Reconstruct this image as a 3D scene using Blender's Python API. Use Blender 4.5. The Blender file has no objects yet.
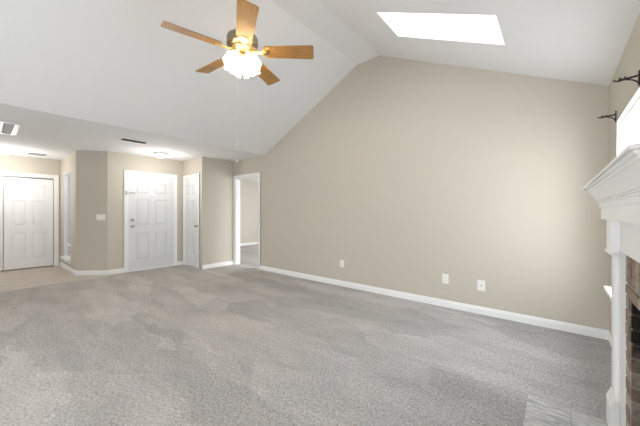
import bpy, bmesh, math, random
from mathutils import Vector, Matrix
from mathutils.geometry import tessellate_polygon

random.seed(7)
S = bpy.context.scene
COL = S.collection

# ------------------------------------------------------------------ camera, world, lights, exposure
YAW = math.radians(39.8)
cam_data = bpy.data.cameras.new('camera')
cam_data.sensor_width = 36.0
cam_data.lens = 284.0 / 640.0 * 36.0
cam_data.clip_start = 0.02
cam = bpy.data.objects.new('camera', cam_data)
COL.objects.link(cam)
cam.location = (0, 0, 1.22)
cam.rotation_euler = (math.pi / 2, 0, YAW)
S.camera = cam

world = bpy.data.worlds.new('world')
S.world = world
world.use_nodes = True
bg = world.node_tree.nodes['Background']
bg.inputs['Color'].default_value = (0.895, 0.945, 1.0, 1)
bg.inputs['Strength'].default_value = 1.0

S.view_settings.view_transform = 'Standard'
S.view_settings.look = 'None'
S.view_settings.gamma = 1.0
S.view_settings.use_curve_mapping = False
S.view_settings.exposure = 3.24
S.cycles.diffuse_bounces = 8
S.cycles.max_bounces = 12
S.cycles.transparent_max_bounces = 12


def portal(loc, direction, sx, sy, up='Y'):
    """sky portal in a window opening (guides the sampling of the sky)"""
    l = bpy.data.lights.new('sky_portal', 'AREA')
    l.shape = 'RECTANGLE'
    l.size, l.size_y = sx, sy
    l.cycles.is_portal = True
    o = bpy.data.objects.new('sky_portal', l)
    COL.objects.link(o)
    o.location = loc
    o.rotation_euler = Vector(direction).to_track_quat('-Z', up).to_euler()
    return o


def point(name, loc, watts, color, radius):
    l = bpy.data.lights.new(name, 'POINT')
    l.energy = watts
    l.color = color
    l.shadow_soft_size = radius
    o = bpy.data.objects.new(name, l)
    COL.objects.link(o)
    o.location = loc
    return o


# key positions of the room (metres; camera stands at x = y = 0)
XF = 0.388            # fireplace wall
YG = 3.88             # gable wall
YB = -2.7             # rear wall behind the camera
XBRK = -4.75          # where the vault meets the flat ceiling
HF = 2.44             # flat ceiling height
ZR = 3.60             # ridge strip height
XR0, XR1 = -2.46, -2.05
XC = -8.85            # foyer closet wall
XD = -6.80            # front door wall
XH = -5.90            # hall closet end wall
YH = 3.09             # hall closet front wall
YS = 1.21             # foyer window wall
XB = -9.0             # bedroom far wall
SL = (ZR - HF) / (XF - XR1)          # right slope
portal((-2.3, YB - 0.06, 1.1), (0, 1, 0), 2.7, 2.0, 'Z')
portal((XF + 0.16, 3.0, 1.29), (-1, 0, 0), 0.86, 1.40, 'Z')
portal((-2.95, 6.0, 1.08), (-1, 0, 0), 2.6, 2.0, 'Z')
portal((-6.7, 8.16, 1.3), (0, -1, 0), 1.6, 1.7, 'Z')
_sn = Vector((SL, 0, 1)).normalized()
portal(Vector((-0.905, 2.91, ZR - SL * (-0.905 - XR1))) + _sn * 0.40, -_sn, 1.0, 0.44)


# ------------------------------------------------------------------ materials
def mat(name, color, rough=0.6, metal=0.0, spec=0.5):
    m = bpy.data.materials.new(name)
    m.use_nodes = True
    b = m.node_tree.nodes['Principled BSDF']
    b.inputs['Base Color'].default_value = (*color, 1)
    b.inputs['Roughness'].default_value = rough
    b.inputs['Metallic'].default_value = metal
    b.inputs['Specular IOR Level'].default_value = spec
    return m


def nodes(m):
    nt = m.node_tree
    return nt, nt.nodes, nt.links, nt.nodes['Principled BSDF']


def add_noise_color(m, c0, c1, scale, detail=3, lo=0.35, hi=0.65, stretch=None):
    nt, N, L, b = nodes(m)
    tc = N.new('ShaderNodeTexCoord')
    src = tc.outputs['Object']
    if stretch:
        mp = N.new('ShaderNodeMapping')
        mp.inputs['Scale'].default_value = stretch
        L.new(src, mp.inputs['Vector'])
        src = mp.outputs['Vector']
    n = N.new('ShaderNodeTexNoise')
    n.inputs['Scale'].default_value = scale
    n.inputs['Detail'].default_value = detail
    L.new(src, n.inputs['Vector'])
    r = N.new('ShaderNodeValToRGB')
    r.color_ramp.elements[0].position = lo
    r.color_ramp.elements[1].position = hi
    r.color_ramp.elements[0].color = (*c0, 1)
    r.color_ramp.elements[1].color = (*c1, 1)
    L.new(n.outputs['Fac'], r.inputs['Fac'])
    L.new(r.outputs['Color'], b.inputs['Base Color'])
    return r, n


def add_bump(m, scale, strength, dist=0.002, detail=4):
    nt, N, L, b = nodes(m)
    tc = N.new('ShaderNodeTexCoord')
    n = N.new('ShaderNodeTexNoise')
    n.inputs['Scale'].default_value = scale
    n.inputs['Detail'].default_value = detail
    L.new(tc.outputs['Object'], n.inputs['Vector'])
    u = N.new('ShaderNodeBump')
    u.inputs['Strength'].default_value = strength
    u.inputs['Distance'].default_value = dist
    L.new(n.outputs['Fac'], u.inputs['Height'])
    L.new(u.outputs['Normal'], b.inputs['Normal'])


M = {}
M['wall'] = mat('beige_paint', (0.545, 0.502, 0.427), 0.75, spec=0.3)
add_bump(M['wall'], 180, 0.10)
M['ceiling'] = mat('ceiling_paint', (0.79, 0.79, 0.79), 0.85, spec=0.2)
add_bump(M['ceiling'], 90, 0.15, 0.003)
M['trim'] = mat('white_gloss_paint', (0.83, 0.83, 0.82), 0.4, spec=0.4)
M['door'] = mat('white_door_paint', (0.70, 0.71, 0.72), 0.45, spec=0.4)
M['plastic'] = mat('white_plastic', (0.82, 0.81, 0.77), 0.35)
M['dark'] = mat('dark_slot', (0.012, 0.012, 0.012), 0.7)
M['chrome'] = mat('satin_nickel', (0.42, 0.40, 0.37), 0.3, 1.0)
M['brass'] = mat('polished_brass', (0.78, 0.58, 0.27), 0.28, 1.0)
M['antique'] = mat('antique_brass', (0.36, 0.29, 0.19), 0.38, 1.0)
M['bronze'] = mat('black_iron', (0.022, 0.017, 0.014), 0.45, 0.4)
M['louvre'] = mat('pale_louvre_paint', (0.55, 0.55, 0.54), 0.5)
M['ventgrey'] = mat('grey_vent_metal', (0.36, 0.36, 0.36), 0.5, 0.2)
M['soot'] = mat('sooty_firebrick', (0.02, 0.018, 0.016), 0.9)

M['carpet'] = mat('grey_carpet', (0.36, 0.355, 0.35), 0.95, spec=0.1)


def carpet_nodes(m):
    nt, N, L, b = nodes(m)
    tc = N.new('ShaderNodeTexCoord')
    fine = N.new('ShaderNodeTexNoise')
    fine.inputs['Scale'].default_value = 58
    fine.inputs['Detail'].default_value = 5
    fine.inputs['Roughness'].default_value = 0.95
    L.new(tc.outputs['Object'], fine.inputs['Vector'])
    r = N.new('ShaderNodeValToRGB')
    r.color_ramp.elements[0].position = 0.34
    r.color_ramp.elements[1].position = 0.66
    r.color_ramp.elements[0].color = (0.165, 0.162, 0.162, 1)
    r.color_ramp.elements[1].color = (0.67, 0.663, 0.66, 1)
    L.new(fine.outputs['Fac'], r.inputs['Fac'])
    # brushed pile patches left by the vacuum cleaner
    mp = N.new('ShaderNodeMapping')
    mp.inputs['Rotation'].default_value = (0, 0, math.radians(28))
    mp.inputs['Scale'].default_value = (0.9, 2.2, 1)
    L.new(tc.outputs['Object'], mp.inputs['Vector'])
    big = N.new('ShaderNodeTexNoise')
    big.inputs['Scale'].default_value = 2.1
    big.inputs['Detail'].default_value = 9
    big.inputs['Roughness'].default_value = 0.72
    big.inputs['Distortion'].default_value = 0.4
    L.new(mp.outputs['Vector'], big.inputs['Vector'])
    mr = N.new('ShaderNodeMapRange')
    mr.inputs['From Min'].default_value = 0.40
    mr.inputs['From Max'].default_value = 0.60
    mr.inputs['To Min'].default_value = 0.93
    mr.inputs['To Max'].default_value = 1.06
    L.new(big.outputs['Fac'], mr.inputs['Value'])
    mx = N.new('ShaderNodeMix')
    mx.data_type = 'RGBA'
    mx.blend_type = 'MULTIPLY'
    mx.inputs['Factor'].default_value = 1
    L.new(r.outputs['Color'], mx.inputs[6])
    L.new(mr.outputs['Result'], mx.inputs[7])
    # separate strokes of the vacuum cleaner: long cells, each brushed its own way
    col = mx.outputs[2]
    for ang, sc, amp in ((-35, (0.55, 2.6, 1), 0.10), (52, (0.6, 2.2, 1), 0.08)):
        dn = N.new('ShaderNodeTexNoise')
        dn.inputs['Scale'].default_value = 3.0
        dn.inputs['Detail'].default_value = 4
        L.new(tc.outputs['Object'], dn.inputs['Vector'])
        va = N.new('ShaderNodeVectorMath')
        va.operation = 'MULTIPLY_ADD'
        L.new(dn.outputs['Color'], va.inputs[0])
        va.inputs[1].default_value = (0.35, 0.35, 0)
        L.new(tc.outputs['Object'], va.inputs[2])
        m2 = N.new('ShaderNodeMapping')
        m2.inputs['Rotation'].default_value = (0, 0, math.radians(ang))
        m2.inputs['Scale'].default_value = sc
        L.new(va.outputs[0], m2.inputs['Vector'])
        vo = N.new('ShaderNodeTexVoronoi')
        vo.inputs['Scale'].default_value = 1.3
        L.new(m2.outputs['Vector'], vo.inputs['Vector'])
        sp = N.new('ShaderNodeSeparateColor')
        L.new(vo.outputs['Color'], sp.inputs[0])
        rr = N.new('ShaderNodeMapRange')
        rr.inputs['To Min'].default_value = 1 - amp
        rr.inputs['To Max'].default_value = 1 + amp
        L.new(sp.outputs[0], rr.inputs['Value'])
        mm = N.new('ShaderNodeMix')
        mm.data_type = 'RGBA'
        mm.blend_type = 'MULTIPLY'
        mm.inputs['Factor'].default_value = 1
        L.new(col, mm.inputs[6])
        L.new(rr.outputs['Result'], mm.inputs[7])
        col = mm.outputs[2]
    # warm light near the foyer painted into the colour, with brownish walk-in wear
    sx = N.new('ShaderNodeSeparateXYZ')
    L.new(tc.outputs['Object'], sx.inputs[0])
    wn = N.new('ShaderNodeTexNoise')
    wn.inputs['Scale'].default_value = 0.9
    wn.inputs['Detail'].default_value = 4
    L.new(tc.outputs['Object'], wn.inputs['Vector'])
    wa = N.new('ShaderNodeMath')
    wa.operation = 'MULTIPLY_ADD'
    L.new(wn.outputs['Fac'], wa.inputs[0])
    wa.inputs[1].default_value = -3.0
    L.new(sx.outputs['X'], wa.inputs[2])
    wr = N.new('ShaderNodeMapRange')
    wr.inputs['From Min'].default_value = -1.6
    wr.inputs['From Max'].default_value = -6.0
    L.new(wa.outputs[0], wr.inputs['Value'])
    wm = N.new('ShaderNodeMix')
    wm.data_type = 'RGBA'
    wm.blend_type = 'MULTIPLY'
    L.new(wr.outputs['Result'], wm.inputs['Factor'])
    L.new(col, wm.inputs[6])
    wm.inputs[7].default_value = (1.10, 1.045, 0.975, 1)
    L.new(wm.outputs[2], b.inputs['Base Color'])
    u = N.new('ShaderNodeBump')
    u.inputs['Strength'].default_value = 0.4
    u.inputs['Distance'].default_value = 0.004
    L.new(fine.outputs['Fac'], u.inputs['Height'])
    L.new(u.outputs['Normal'], b.inputs['Normal'])


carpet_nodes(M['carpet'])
M['vinyl'] = mat('tan_vinyl', (0.44, 0.37, 0.30), 0.5)
add_noise_color(M['vinyl'], (0.45, 0.395, 0.33), (0.55, 0.485, 0.41), 3, 6, stretch=(6, 1, 1))
M['oak'] = mat('oak_veneer', (0.45, 0.24, 0.075), 0.4)
add_noise_color(M['oak'], (0.30, 0.145, 0.04), (0.50, 0.265, 0.08), 9, 6, 0.3, 0.7, (1, 14, 14))
M['tile'] = mat('marbled_tile', (0.42, 0.43, 0.45), 0.35)


def tile_nodes(m):
    nt, N, L, b = nodes(m)
    r, n = add_noise_color(m, (0.30, 0.315, 0.34), (0.60, 0.60, 0.60), 7, 8, 0.36, 0.62, (1.2, 6, 1))
    n.inputs['Distortion'].default_value = 1.2
    tc = N.new('ShaderNodeTexCoord')
    n2 = N.new('ShaderNodeTexNoise')
    n2.inputs['Scale'].default_value = 3.3
    n2.inputs['Detail'].default_value = 3
    mp = N.new('ShaderNodeMapping')
    mp.inputs['Scale'].default_value = (2.2, 1, 1)
    L.new(tc.outputs['Object'], mp.inputs['Vector'])
    L.new(mp.outputs['Vector'], n2.inputs['Vector'])
    r2 = N.new('ShaderNodeValToRGB')
    r2.color_ramp.elements[0].position = 0.60
    r2.color_ramp.elements[1].position = 0.70
    r2.color_ramp.elements[0].color = (0, 0, 0, 1)
    r2.color_ramp.elements[1].color = (1, 1, 1, 1)
    L.new(n2.outputs['Fac'], r2.inputs['Fac'])
    mx = N.new('ShaderNodeMix')
    mx.data_type = 'RGBA'
    L.new(r2.outputs['Color'], mx.inputs['Factor'])
    L.new(r.outputs['Color'], mx.inputs[6])
    mx.inputs[7].default_value = (0.17, 0.22, 0.32, 1)
    L.new(mx.outputs[2], b.inputs['Base Color'])


tile_nodes(M['tile'])
M['mortar'] = mat('pale_mortar', (0.40, 0.355, 0.31), 0.9)
add_noise_color(M['mortar'], (0.34, 0.30, 0.26), (0.45, 0.40, 0.35), 40)


def dark_cheek_nodes(m):
    """darkens the brick faces that line the fire opening, nearly black towards its top"""
    nt, N, L, b = nodes(m)
    src = b.inputs['Base Color'].links[0].from_socket
    geo = N.new('ShaderNodeNewGeometry')
    sep = N.new('ShaderNodeSeparateXYZ')
    L.new(geo.outputs['Position'], sep.inputs[0])
    sn = N.new('ShaderNodeSeparateXYZ')
    L.new(geo.outputs['True Normal'], sn.inputs[0])
    ab = N.new('ShaderNodeMath')
    ab.operation = 'ABSOLUTE'
    L.new(sn.outputs['Y'], ab.inputs[0])
    up = N.new('ShaderNodeMapRange')
    up.inputs['From Min'].default_value = 0.50
    up.inputs['From Max'].default_value = 0.64
    up.inputs['To Min'].default_value = 0.35
    up.inputs['To Max'].default_value = 0.97
    nz = N.new('ShaderNodeTexNoise')
    nz.inputs['Scale'].default_value = 14
    L.new(geo.outputs['Position'], nz.inputs['Vector'])
    ad = N.new('ShaderNodeMath')
    ad.operation = 'MULTIPLY_ADD'
    L.new(nz.outputs['Fac'], ad.inputs[0])
    ad.inputs[1].default_value = 0.12
    L.new(sep.outputs['Z'], ad.inputs[2])
    L.new(ad.outputs[0], up.inputs['Value'])
    top = N.new('ShaderNodeMath')
    top.operation = 'LESS_THAN'
    L.new(sep.outputs['Z'], top.inputs[0])
    top.inputs[1].default_value = 0.788
    m1 = N.new('ShaderNodeMath')
    m1.operation = 'MULTIPLY'
    L.new(ab.outputs[0], m1.inputs[0])
    L.new(up.outputs['Result'], m1.inputs[1])
    m2 = N.new('ShaderNodeMath')
    m2.operation = 'MULTIPLY'
    L.new(m1.outputs[0], m2.inputs[0])
    L.new(top.outputs[0], m2.inputs[1])
    mx = N.new('ShaderNodeMix')
    mx.data_type = 'RGBA'
    L.new(m2.outputs[0], mx.inputs['Factor'])
    L.new(src, mx.inputs[6])
    mx.inputs[7].default_value = (0.012, 0.010, 0.009, 1)
    L.new(mx.outputs[2], b.inputs['Base Color'])


BR = []
for k, (a, c) in enumerate([((0.20, 0.145, 0.11), (0.34, 0.265, 0.21)), ((0.14, 0.10, 0.078), (0.26, 0.195, 0.15)),
                            ((0.28, 0.23, 0.19), (0.44, 0.37, 0.31))]):
    m = mat('brown_brick', a, 0.9, spec=0.2)
    add_noise_color(m, a, c, 30, 5)
    dark_cheek_nodes(m)
    BR.append(m)
dark_cheek_nodes(M['mortar'])


def glass_mat(name, gloss=0.05, tint=(1, 1, 1)):
    m = bpy.data.materials.new(name)
    m.use_nodes = True
    nt = m.node_tree
    nt.nodes.clear()
    o = nt.nodes.new('ShaderNodeOutputMaterial')
    mix = nt.nodes.new('ShaderNodeMixShader')
    mix.inputs[0].default_value = gloss
    t = nt.nodes.new('ShaderNodeBsdfTransparent')
    t.inputs['Color'].default_value = (*tint, 1)
    g = nt.nodes.new('ShaderNodeBsdfGlossy')
    g.inputs['Roughness'].default_value = 0.02
    nt.links.new(t.outputs[0], mix.inputs[1])
    nt.links.new(g.outputs[0], mix.inputs[2])
    nt.links.new(mix.outputs[0], o.inputs[0])
    return m


M['glass'] = glass_mat('window_glass')


def frosted_mat():
    m = bpy.data.materials.new('frosted_lavender_glass')
    m.use_nodes = True
    nt = m.node_tree
    nt.nodes.clear()
    o = nt.nodes.new('ShaderNodeOutputMaterial')
    mix = nt.nodes.new('ShaderNodeMixShader')
    mix.inputs[0].default_value = 0.7
    t = nt.nodes.new('ShaderNodeBsdfTranslucent')
    t.inputs['Color'].default_value = (0.36, 0.355, 0.385, 1)
    d = nt.nodes.new('ShaderNodeBsdfDiffuse')
    d.inputs['Color'].default_value = (0.75, 0.75, 0.82, 1)
    nt.links.new(d.outputs[0], mix.inputs[1])
    nt.links.new(t.outputs[0], mix.inputs[2])
    nt.links.new(mix.outputs[0], o.inputs[0])
    return m


M['frosted'] = frosted_mat()


def emit_mat(name, color, strength, base=(0.9, 0.88, 0.82)):
    m = mat(name, base, 0.35)
    b = m.node_tree.nodes['Principled BSDF']
    b.inputs['Emission Color'].default_value = (*color, 1)
    b.inputs['Emission Strength'].default_value = strength
    return m


M['bulb_glow'] = emit_mat('lit_bulb', (1.0, 0.88, 0.68), 0.2)


def shade_mat():
    m = bpy.data.materials.new('lit_frosted_shade')
    m.use_nodes = True
    nt = m.node_tree
    nt.nodes.clear()
    N, L = nt.nodes, nt.links
    o = N.new('ShaderNodeOutputMaterial')
    t = N.new('ShaderNodeBsdfTranslucent')
    t.inputs['Color'].default_value = (0.86, 0.82, 0.72, 1)
    d = N.new('ShaderNodeBsdfDiffuse')
    d.inputs['Color'].default_value = (0.5, 0.49, 0.45, 1)
    e = N.new('ShaderNodeEmission')
    e.inputs['Color'].default_value = (1.0, 0.88, 0.68, 1)
    e.inputs['Strength'].default_value = 0.03
    mix = N.new('ShaderNodeMixShader')
    mix.inputs[0].default_value = 0.6
    add = N.new('ShaderNodeAddShader')
    L.new(d.outputs[0], mix.inputs[1])
    L.new(t.outputs[0], mix.inputs[2])
    L.new(mix.outputs[0], add.inputs[0])
    L.new(e.outputs[0], add.inputs[1])
    L.new(add.outputs[0], o.inputs[0])
    return m


M['shade_glow'] = shade_mat()
M['dome_glow'] = emit_mat('lit_white_dome', (1.0, 0.93, 0.82), 0.085)


# ------------------------------------------------------------------ helpers
def V(*a):
    return Vector(a)


def link(name, bm, m, parent=None, smooth=False):
    """the bmesh (in room coordinates) becomes ONE mesh object; origin = the parent thing's base"""
    bmesh.ops.recalc_face_normals(bm, faces=bm.faces)
    base = Vector((0, 0, 0))
    p = parent
    while p is not None:
        base = base + p.location
        p = p.parent
    if parent is not None:
        bmesh.ops.translate(bm, verts=bm.verts, vec=-base)
    me = bpy.data.meshes.new(name)
    bm.to_mesh(me)
    bm.free()
    for mm in (m if isinstance(m, (list, tuple)) else [m]):
        me.materials.append(mm)
    if smooth:
        for f in me.polygons:
            f.use_smooth = True
        if hasattr(me, 'set_sharp_from_angle'):
            me.set_sharp_from_angle(angle=math.radians(38))
    o = bpy.data.objects.new(name, me)
    COL.objects.link(o)
    if parent is not None:
        o.parent = parent
    return o


def tag(o, label, cat, group=None, kind=None):
    o['label'] = label
    o['category'] = cat
    if group:
        o['group'] = group
    if kind:
        o['kind'] = kind
    return o


def thing(name, loc, label, cat, group=None, kind=None):
    o = bpy.data.objects.new(name, None)
    o.empty_display_size = 0.1
    COL.objects.link(o)
    o.location = loc
    return tag(o, label, cat, group, kind)


def box(bm, x0, x1, y0, y1, z0, z1, mi=0):
    vs = [bm.verts.new(p) for p in ((x0, y0, z0), (x1, y0, z0), (x1, y1, z0), (x0, y1, z0),
                                    (x0, y0, z1), (x1, y0, z1), (x1, y1, z1), (x0, y1, z1))]
    for q in ((0, 1, 2, 3), (4, 5, 6, 7), (0, 1, 5, 4), (1, 2, 6, 5), (2, 3, 7, 6), (3, 0, 4, 7)):
        f = bm.faces.new([vs[i] for i in q])
        f.material_index = mi
    return vs


def bbox(bm, x0, x1, y0, y1, z0, z1, bev=0.003, mi=0):
    """box with bevelled edges"""
    t = bmesh.new()
    box(t, x0, x1, y0, y1, z0, z1)
    bmesh.ops.bevel(t, geom=t.edges[:], offset=bev, segments=2, affect='EDGES', profile=0.6)
    merge(bm, t, mi)


def merge(bm, t, mi=0, mtx=None):
    if mtx is not None:
        t.transform(mtx)
    mp = {v: bm.verts.new(v.co) for v in t.verts}
    for f in t.faces:
        try:
            g = bm.faces.new([mp[v] for v in f.verts])
            g.material_index = mi if mi else f.material_index
            g.smooth = f.smooth
        except ValueError:
            pass
    t.free()


def prism(bm, outline, holes, P, dv, mi=0):
    """polygon with holes in 2-D, mapped by P to room coordinates and thickened by dv"""
    loops = [outline] + list(holes)
    flat = [p for l in loops for p in l]
    tris = tessellate_polygon([[Vector((p[0], p[1], 0)) for p in l] for l in loops])
    dv = Vector(dv)
    a = [bm.verts.new(P(*p)) for p in flat]
    b = [bm.verts.new(P(*p) + dv) for p in flat]
    for t in tris:
        for vs in (a, b):
            try:
                bm.faces.new([vs[i] for i in t]).material_index = mi
            except ValueError:
                pass
    k = 0
    for l in loops:
        n = len(l)
        for i in range(n):
            j = (i + 1) % n
            bm.faces.new([a[k + i], a[k + j], b[k + j], b[k + i]]).material_index = mi
        k += n


def rect(s0, s1, z0, z1):
    return [(s0, z0), (s1, z0), (s1, z1), (s0, z1)]


def lathe(bm, prof, seg=32, mtx=None, ruffle=None, mi=0, close=False):
    """profile [(r, z)] spun about z"""
    t = bmesh.new()
    rings = []
    for k, (r, z) in enumerate(prof):
        ring = []
        for i in range(seg):
            a = 2 * math.pi * i / seg
            rr, zz = r, z
            if ruffle:
                rr, zz = ruffle(k, a, r, z)
            ring.append(t.verts.new((rr * math.cos(a), rr * math.sin(a), zz)))
        rings.append(ring)
    for q0, q1 in zip(rings, rings[1:]):
        for i in range(seg):
            j = (i + 1) % seg
            t.faces.new([q0[i], q0[j], q1[j], q1[i]])
    if close:
        t.faces.new(rings[0])
        t.faces.new(rings[-1])
    merge(bm, t, mi, mtx)


def tube(bm, pts, r, seg=10, mi=0, radii=None):
    pts = [Vector(p) for p in pts]
    rings = []
    for k, p in enumerate(pts):
        d = (pts[min(k + 1, len(pts) - 1)] - pts[max(k - 1, 0)]).normalized()
        u = d.orthogonal().normalized() if abs(d.z) > 0.95 else d.cross(Vector((0, 0, 1))).normalized()
        w = d.cross(u)
        rr = radii[k] if radii else r
        rings.append([bm.verts.new(p + rr * (math.cos(2 * math.pi * i / seg) * u + math.sin(2 * math.pi * i / seg) * w))
                      for i in range(seg)])
    for q0, q1 in zip(rings, rings[1:]):
        for i in range(seg):
            j = (i + 1) % seg
            bm.faces.new([q0[i], q0[j], q1[j], q1[i]]).material_index = mi
    for q in (rings[0], rings[-1]):
        bm.faces.new(q).material_index = mi


def frame_map(O, T):
    O, T = Vector(O), Vector(T).normalized()
    return lambda s, z: O + T * s + Vector((0, 0, z))


def struct(name, bm, m, label, cat, parent=None):
    o = link(name, bm, m, parent)
    if parent is None:
        tag(o, label, cat, kind='structure')
    return o


# ------------------------------------------------------------------ floor
bm = bmesh.new()
box(bm, XC - 0.8, XF + 0.25, YB - 0.2, 8.2, -0.12, 0.0)
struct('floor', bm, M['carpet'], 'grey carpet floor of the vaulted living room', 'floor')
bm = bmesh.new()
prism(bm, [(XC, YB), (-6.62, YB), (-6.62, 1.60), (-6.80, 1.62), (-7.2, 1.21), (XC, 1.21)], [],
      lambda x, y: V(x, y, 0.0), (0, 0, 0.004))
struct('floor_foyer', bm, M['vinyl'], 'tan smooth floor in front of the double closet doors', 'floor')

# ------------------------------------------------------------------ ceilings
T_ = 0.14
bm = bmesh.new()
# cross-section of entry ceiling, left slope and ridge strip, run along y
sec = [(XC - 0.3, HF), (XBRK, HF), (XR0, ZR), (XR1, ZR), (XR1, ZR + T_), (XR0 - 0.05, ZR + T_), (XBRK - 0.05, HF + T_),
       (XC - 0.3, HF + T_)]
prism(bm, sec, [], lambda x, z: V(x, YB - 0.2, z), (0, YG + 0.04 - YB + 0.2, 0))
SK = (-1.44, -0.375, 2.65, 3.17)     # skylight opening x0 x1 y0 y1
n_r = Vector((SL, 0, 1)).normalized()


def right_plane(x, y):
    return V(x, y, ZR - SL * (x - XR1))


prism(bm, [(XR1, YB - 0.2), (XF + 0.2, YB - 0.2), (XF + 0.2, YG + 0.04), (XR1, YG + 0.04)],
      [[(SK[0] - 0.021, SK[2] - 0.021), (SK[1] + 0.021, SK[2] - 0.021), (SK[1] + 0.021, SK[3] + 0.021), (SK[0] - 0.021, SK[3] + 0.021)]],
      right_plane, n_r * T_)
struct('ceiling', bm, M['ceiling'], 'white vaulted ceiling with a flat ridge strip and lower flat entry part', 'ceiling')
bm = bmesh.new()
box(bm, XB - 0.2, -2.9, YG + 0.04, 8.2, HF, HF + T_)
struct('ceiling_bedroom', bm, M['ceiling'], 'flat white ceiling of the room through the doorway', 'ceiling')

# ------------------------------------------------------------------ walls
W_ = 0.12
DG = (-5.83, -4.96, 2.03)            # doorway in the gable wall: x0 x1 top
bm = bmesh.new()
prism(bm, [(XH - 0.1, -0.02), (DG[0], -0.02), (DG[0], DG[2]), (DG[1], DG[2]), (DG[1], -0.02), (XF + 0.16, -0.02),
           (XF + 0.16, HF + 0.06 - SL * 0.16), (XR1, ZR + 0.06), (XR0, ZR + 0.06), (XBRK, HF + 0.06), (XH - 0.1, HF + 0.06)], [],
      lambda x, z: V(x, YG, z), (0, W_, 0))
struct('wall_gable', bm, M['wall'], 'tall beige gable wall under the vaulted ceiling', 'wall')

WN = (2.57, 3.43, 0.59, 1.99)        # window in fireplace wall y0 y1 z0 z1
bm = bmesh.new()
prism(bm, rect(YB - 0.1, YG + 0.02, -0.02, HF + 0.05), [rect(*WN), rect(1.38, 2.06, 0.0, 0.79)],
      lambda y, z: V(XF, y, z), (0.16, 0, 0))
struct('wall_fireplace', bm, M['wall'], 'beige wall behind the white fireplace mantel', 'wall')

bm = bmesh.new()
RW = (-3.65, -0.95, 0.06, 2.06)
prism(bm, [(XC - 0.1, -0.02), (XF + 0.16, -0.02), (XF + 0.16, HF + 0.06), (XR1, ZR + 0.06), (XR0, ZR + 0.06), (XBRK, HF + 0.06),
           (XC - 0.1, HF + 0.06)], [rect(*RW)], lambda x, z: V(x, YB, z), (0, -W_, 0))
struct('wall_rear', bm, M['wall'], 'beige rear wall behind the camera with an added glazed opening', 'wall')

CD = (-1.25, 1.11, 2.02)             # closet opening y0 y1 top
bm = bmesh.new()
prism(bm, [(YB, -0.02), (CD[0], -0.02), (CD[0], CD[2]), (CD[1], CD[2]), (CD[1], -0.02), (YS + 0.1, -0.02), (YS + 0.1, HF + 0.05),
           (YB, HF + 0.05)], [], lambda y, z: V(XC, y, z), (-W_, 0, 0))
box(bm, XC - 0.75, XC - 0.7, CD[0] - 0.1, CD[1] + 0.1, -0.02, 2.35)
box(bm, XC - 0.75, XC - W_, CD[0] - 0.1, CD[0] - 0.05, -0.02, 2.35)
box(bm, XC - 0.75, XC - W_, CD[1] + 0.05, CD[1] + 0.1, -0.02, 2.35)
box(bm, XC - 0.75, XC - W_, CD[0] - 0.1, CD[1] + 0.1, 2.30, 2.35)
struct('wall_closet', bm, M['wall'], 'cream lit foyer wall around the double closet doors', 'wall')

FW = (-8.46, -7.74, 0.25, 2.09)      # foyer window x0 x1 z0 z1
bm = bmesh.new()
prism(bm, rect(XC - 0.1, -7.2, -0.02, HF + 0.05), [rect(*FW)], lambda x, z: V(x, YS, z), (0, W_, 0))
struct('wall_foyer', bm, M['wall'], 'beige foyer wall holding the tall narrow window', 'wall')

A0, A1 = V(-7.2, YS, 0), V(XD, 1.62, 0)
AT = (A1 - A0).normalized()
AL = (A1 - A0).length
AN = V(AT.y, -AT.x, 0)               # faces the room
bm = bmesh.new()
prism(bm, rect(0, AL, -0.02, HF + 0.05), [], frame_map(A0, AT), -AN * W_)
struct('wall_angled', bm, M['wall'], 'short angled beige wall carrying the wide switch plate', 'wall')

ED = (1.965, 2.885, 2.035)           # front door opening y0 y1 top
bm = bmesh.new()
prism(bm, [(1.62, -0.02), (ED[0], -0.02), (ED[0], ED[2]), (ED[1], ED[2]), (ED[1], -0.02), (YH + 0.1, -0.02), (YH + 0.1, HF + 0.05),
           (1.62, HF + 0.05)], [], lambda y, z: V(XD, y, z), (-W_, 0, 0))
struct('wall_front_door', bm, M['wall'], 'beige wall around the white front door', 'wall')

HD = (-6.70, -6.06, 2.03)            # hall closet opening x0 x1 top
bm = bmesh.new()
prism(bm, [(XD - 0.05, -0.02), (HD[0], -0.02), (HD[0], HD[2]), (HD[1], HD[2]), (HD[1], -0.02), (XH - W_, -0.02), (XH - W_, HF + 0.05),
           (XD - 0.05, HF + 0.05)], [], lambda x, z: V(x, YH, z), (0, W_, 0))
box(bm, XD - 0.05, XH - 0.11, YH + 0.6, YH + 0.65, -0.02, HF)
struct('wall_hall_closet', bm, M['wall'], 'beige wall around the narrow white closet door', 'wall')
bm = bmesh.new()
box(bm, XH - W_, XH, YH, YG + 0.02, -0.02, HF + 0.05)
struct('wall_hall_end', bm, M['wall'], 'plain beige wall between narrow closet door and open doorway', 'wall')

bm = bmesh.new()
box(bm, XB - 0.12, XB, YG + 0.1, 8.1, -0.02, HF + 0.05)
struct('wall_bedroom', bm, M['wall'], 'beige far wall seen through the open doorway', 'wall')
bm = bmesh.new()
BW = (4.7, 7.3, 0.06, 2.1)
BW2 = (-7.5, -5.9, 0.45, 2.15)
prism(bm, rect(XB - 0.1, -3.0, -0.02, HF + 0.05), [rect(*BW2)], lambda x, z: V(x, 8.0, z), (0, W_, 0))
prism(bm, rect(YG + 0.1, 8.1, -0.02, HF + 0.05), [rect(*BW)], lambda y, z: V(-3.1, y, z), (0.1, 0, 0))
box(bm, XB - 0.1, XH - 0.05, YG + 0.02, YG + W_, -0.02, HF + 0.05)
struct('wall_bedroom_side', bm, M['wall'], 'beige side walls of the room through the doorway', 'wall')


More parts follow.
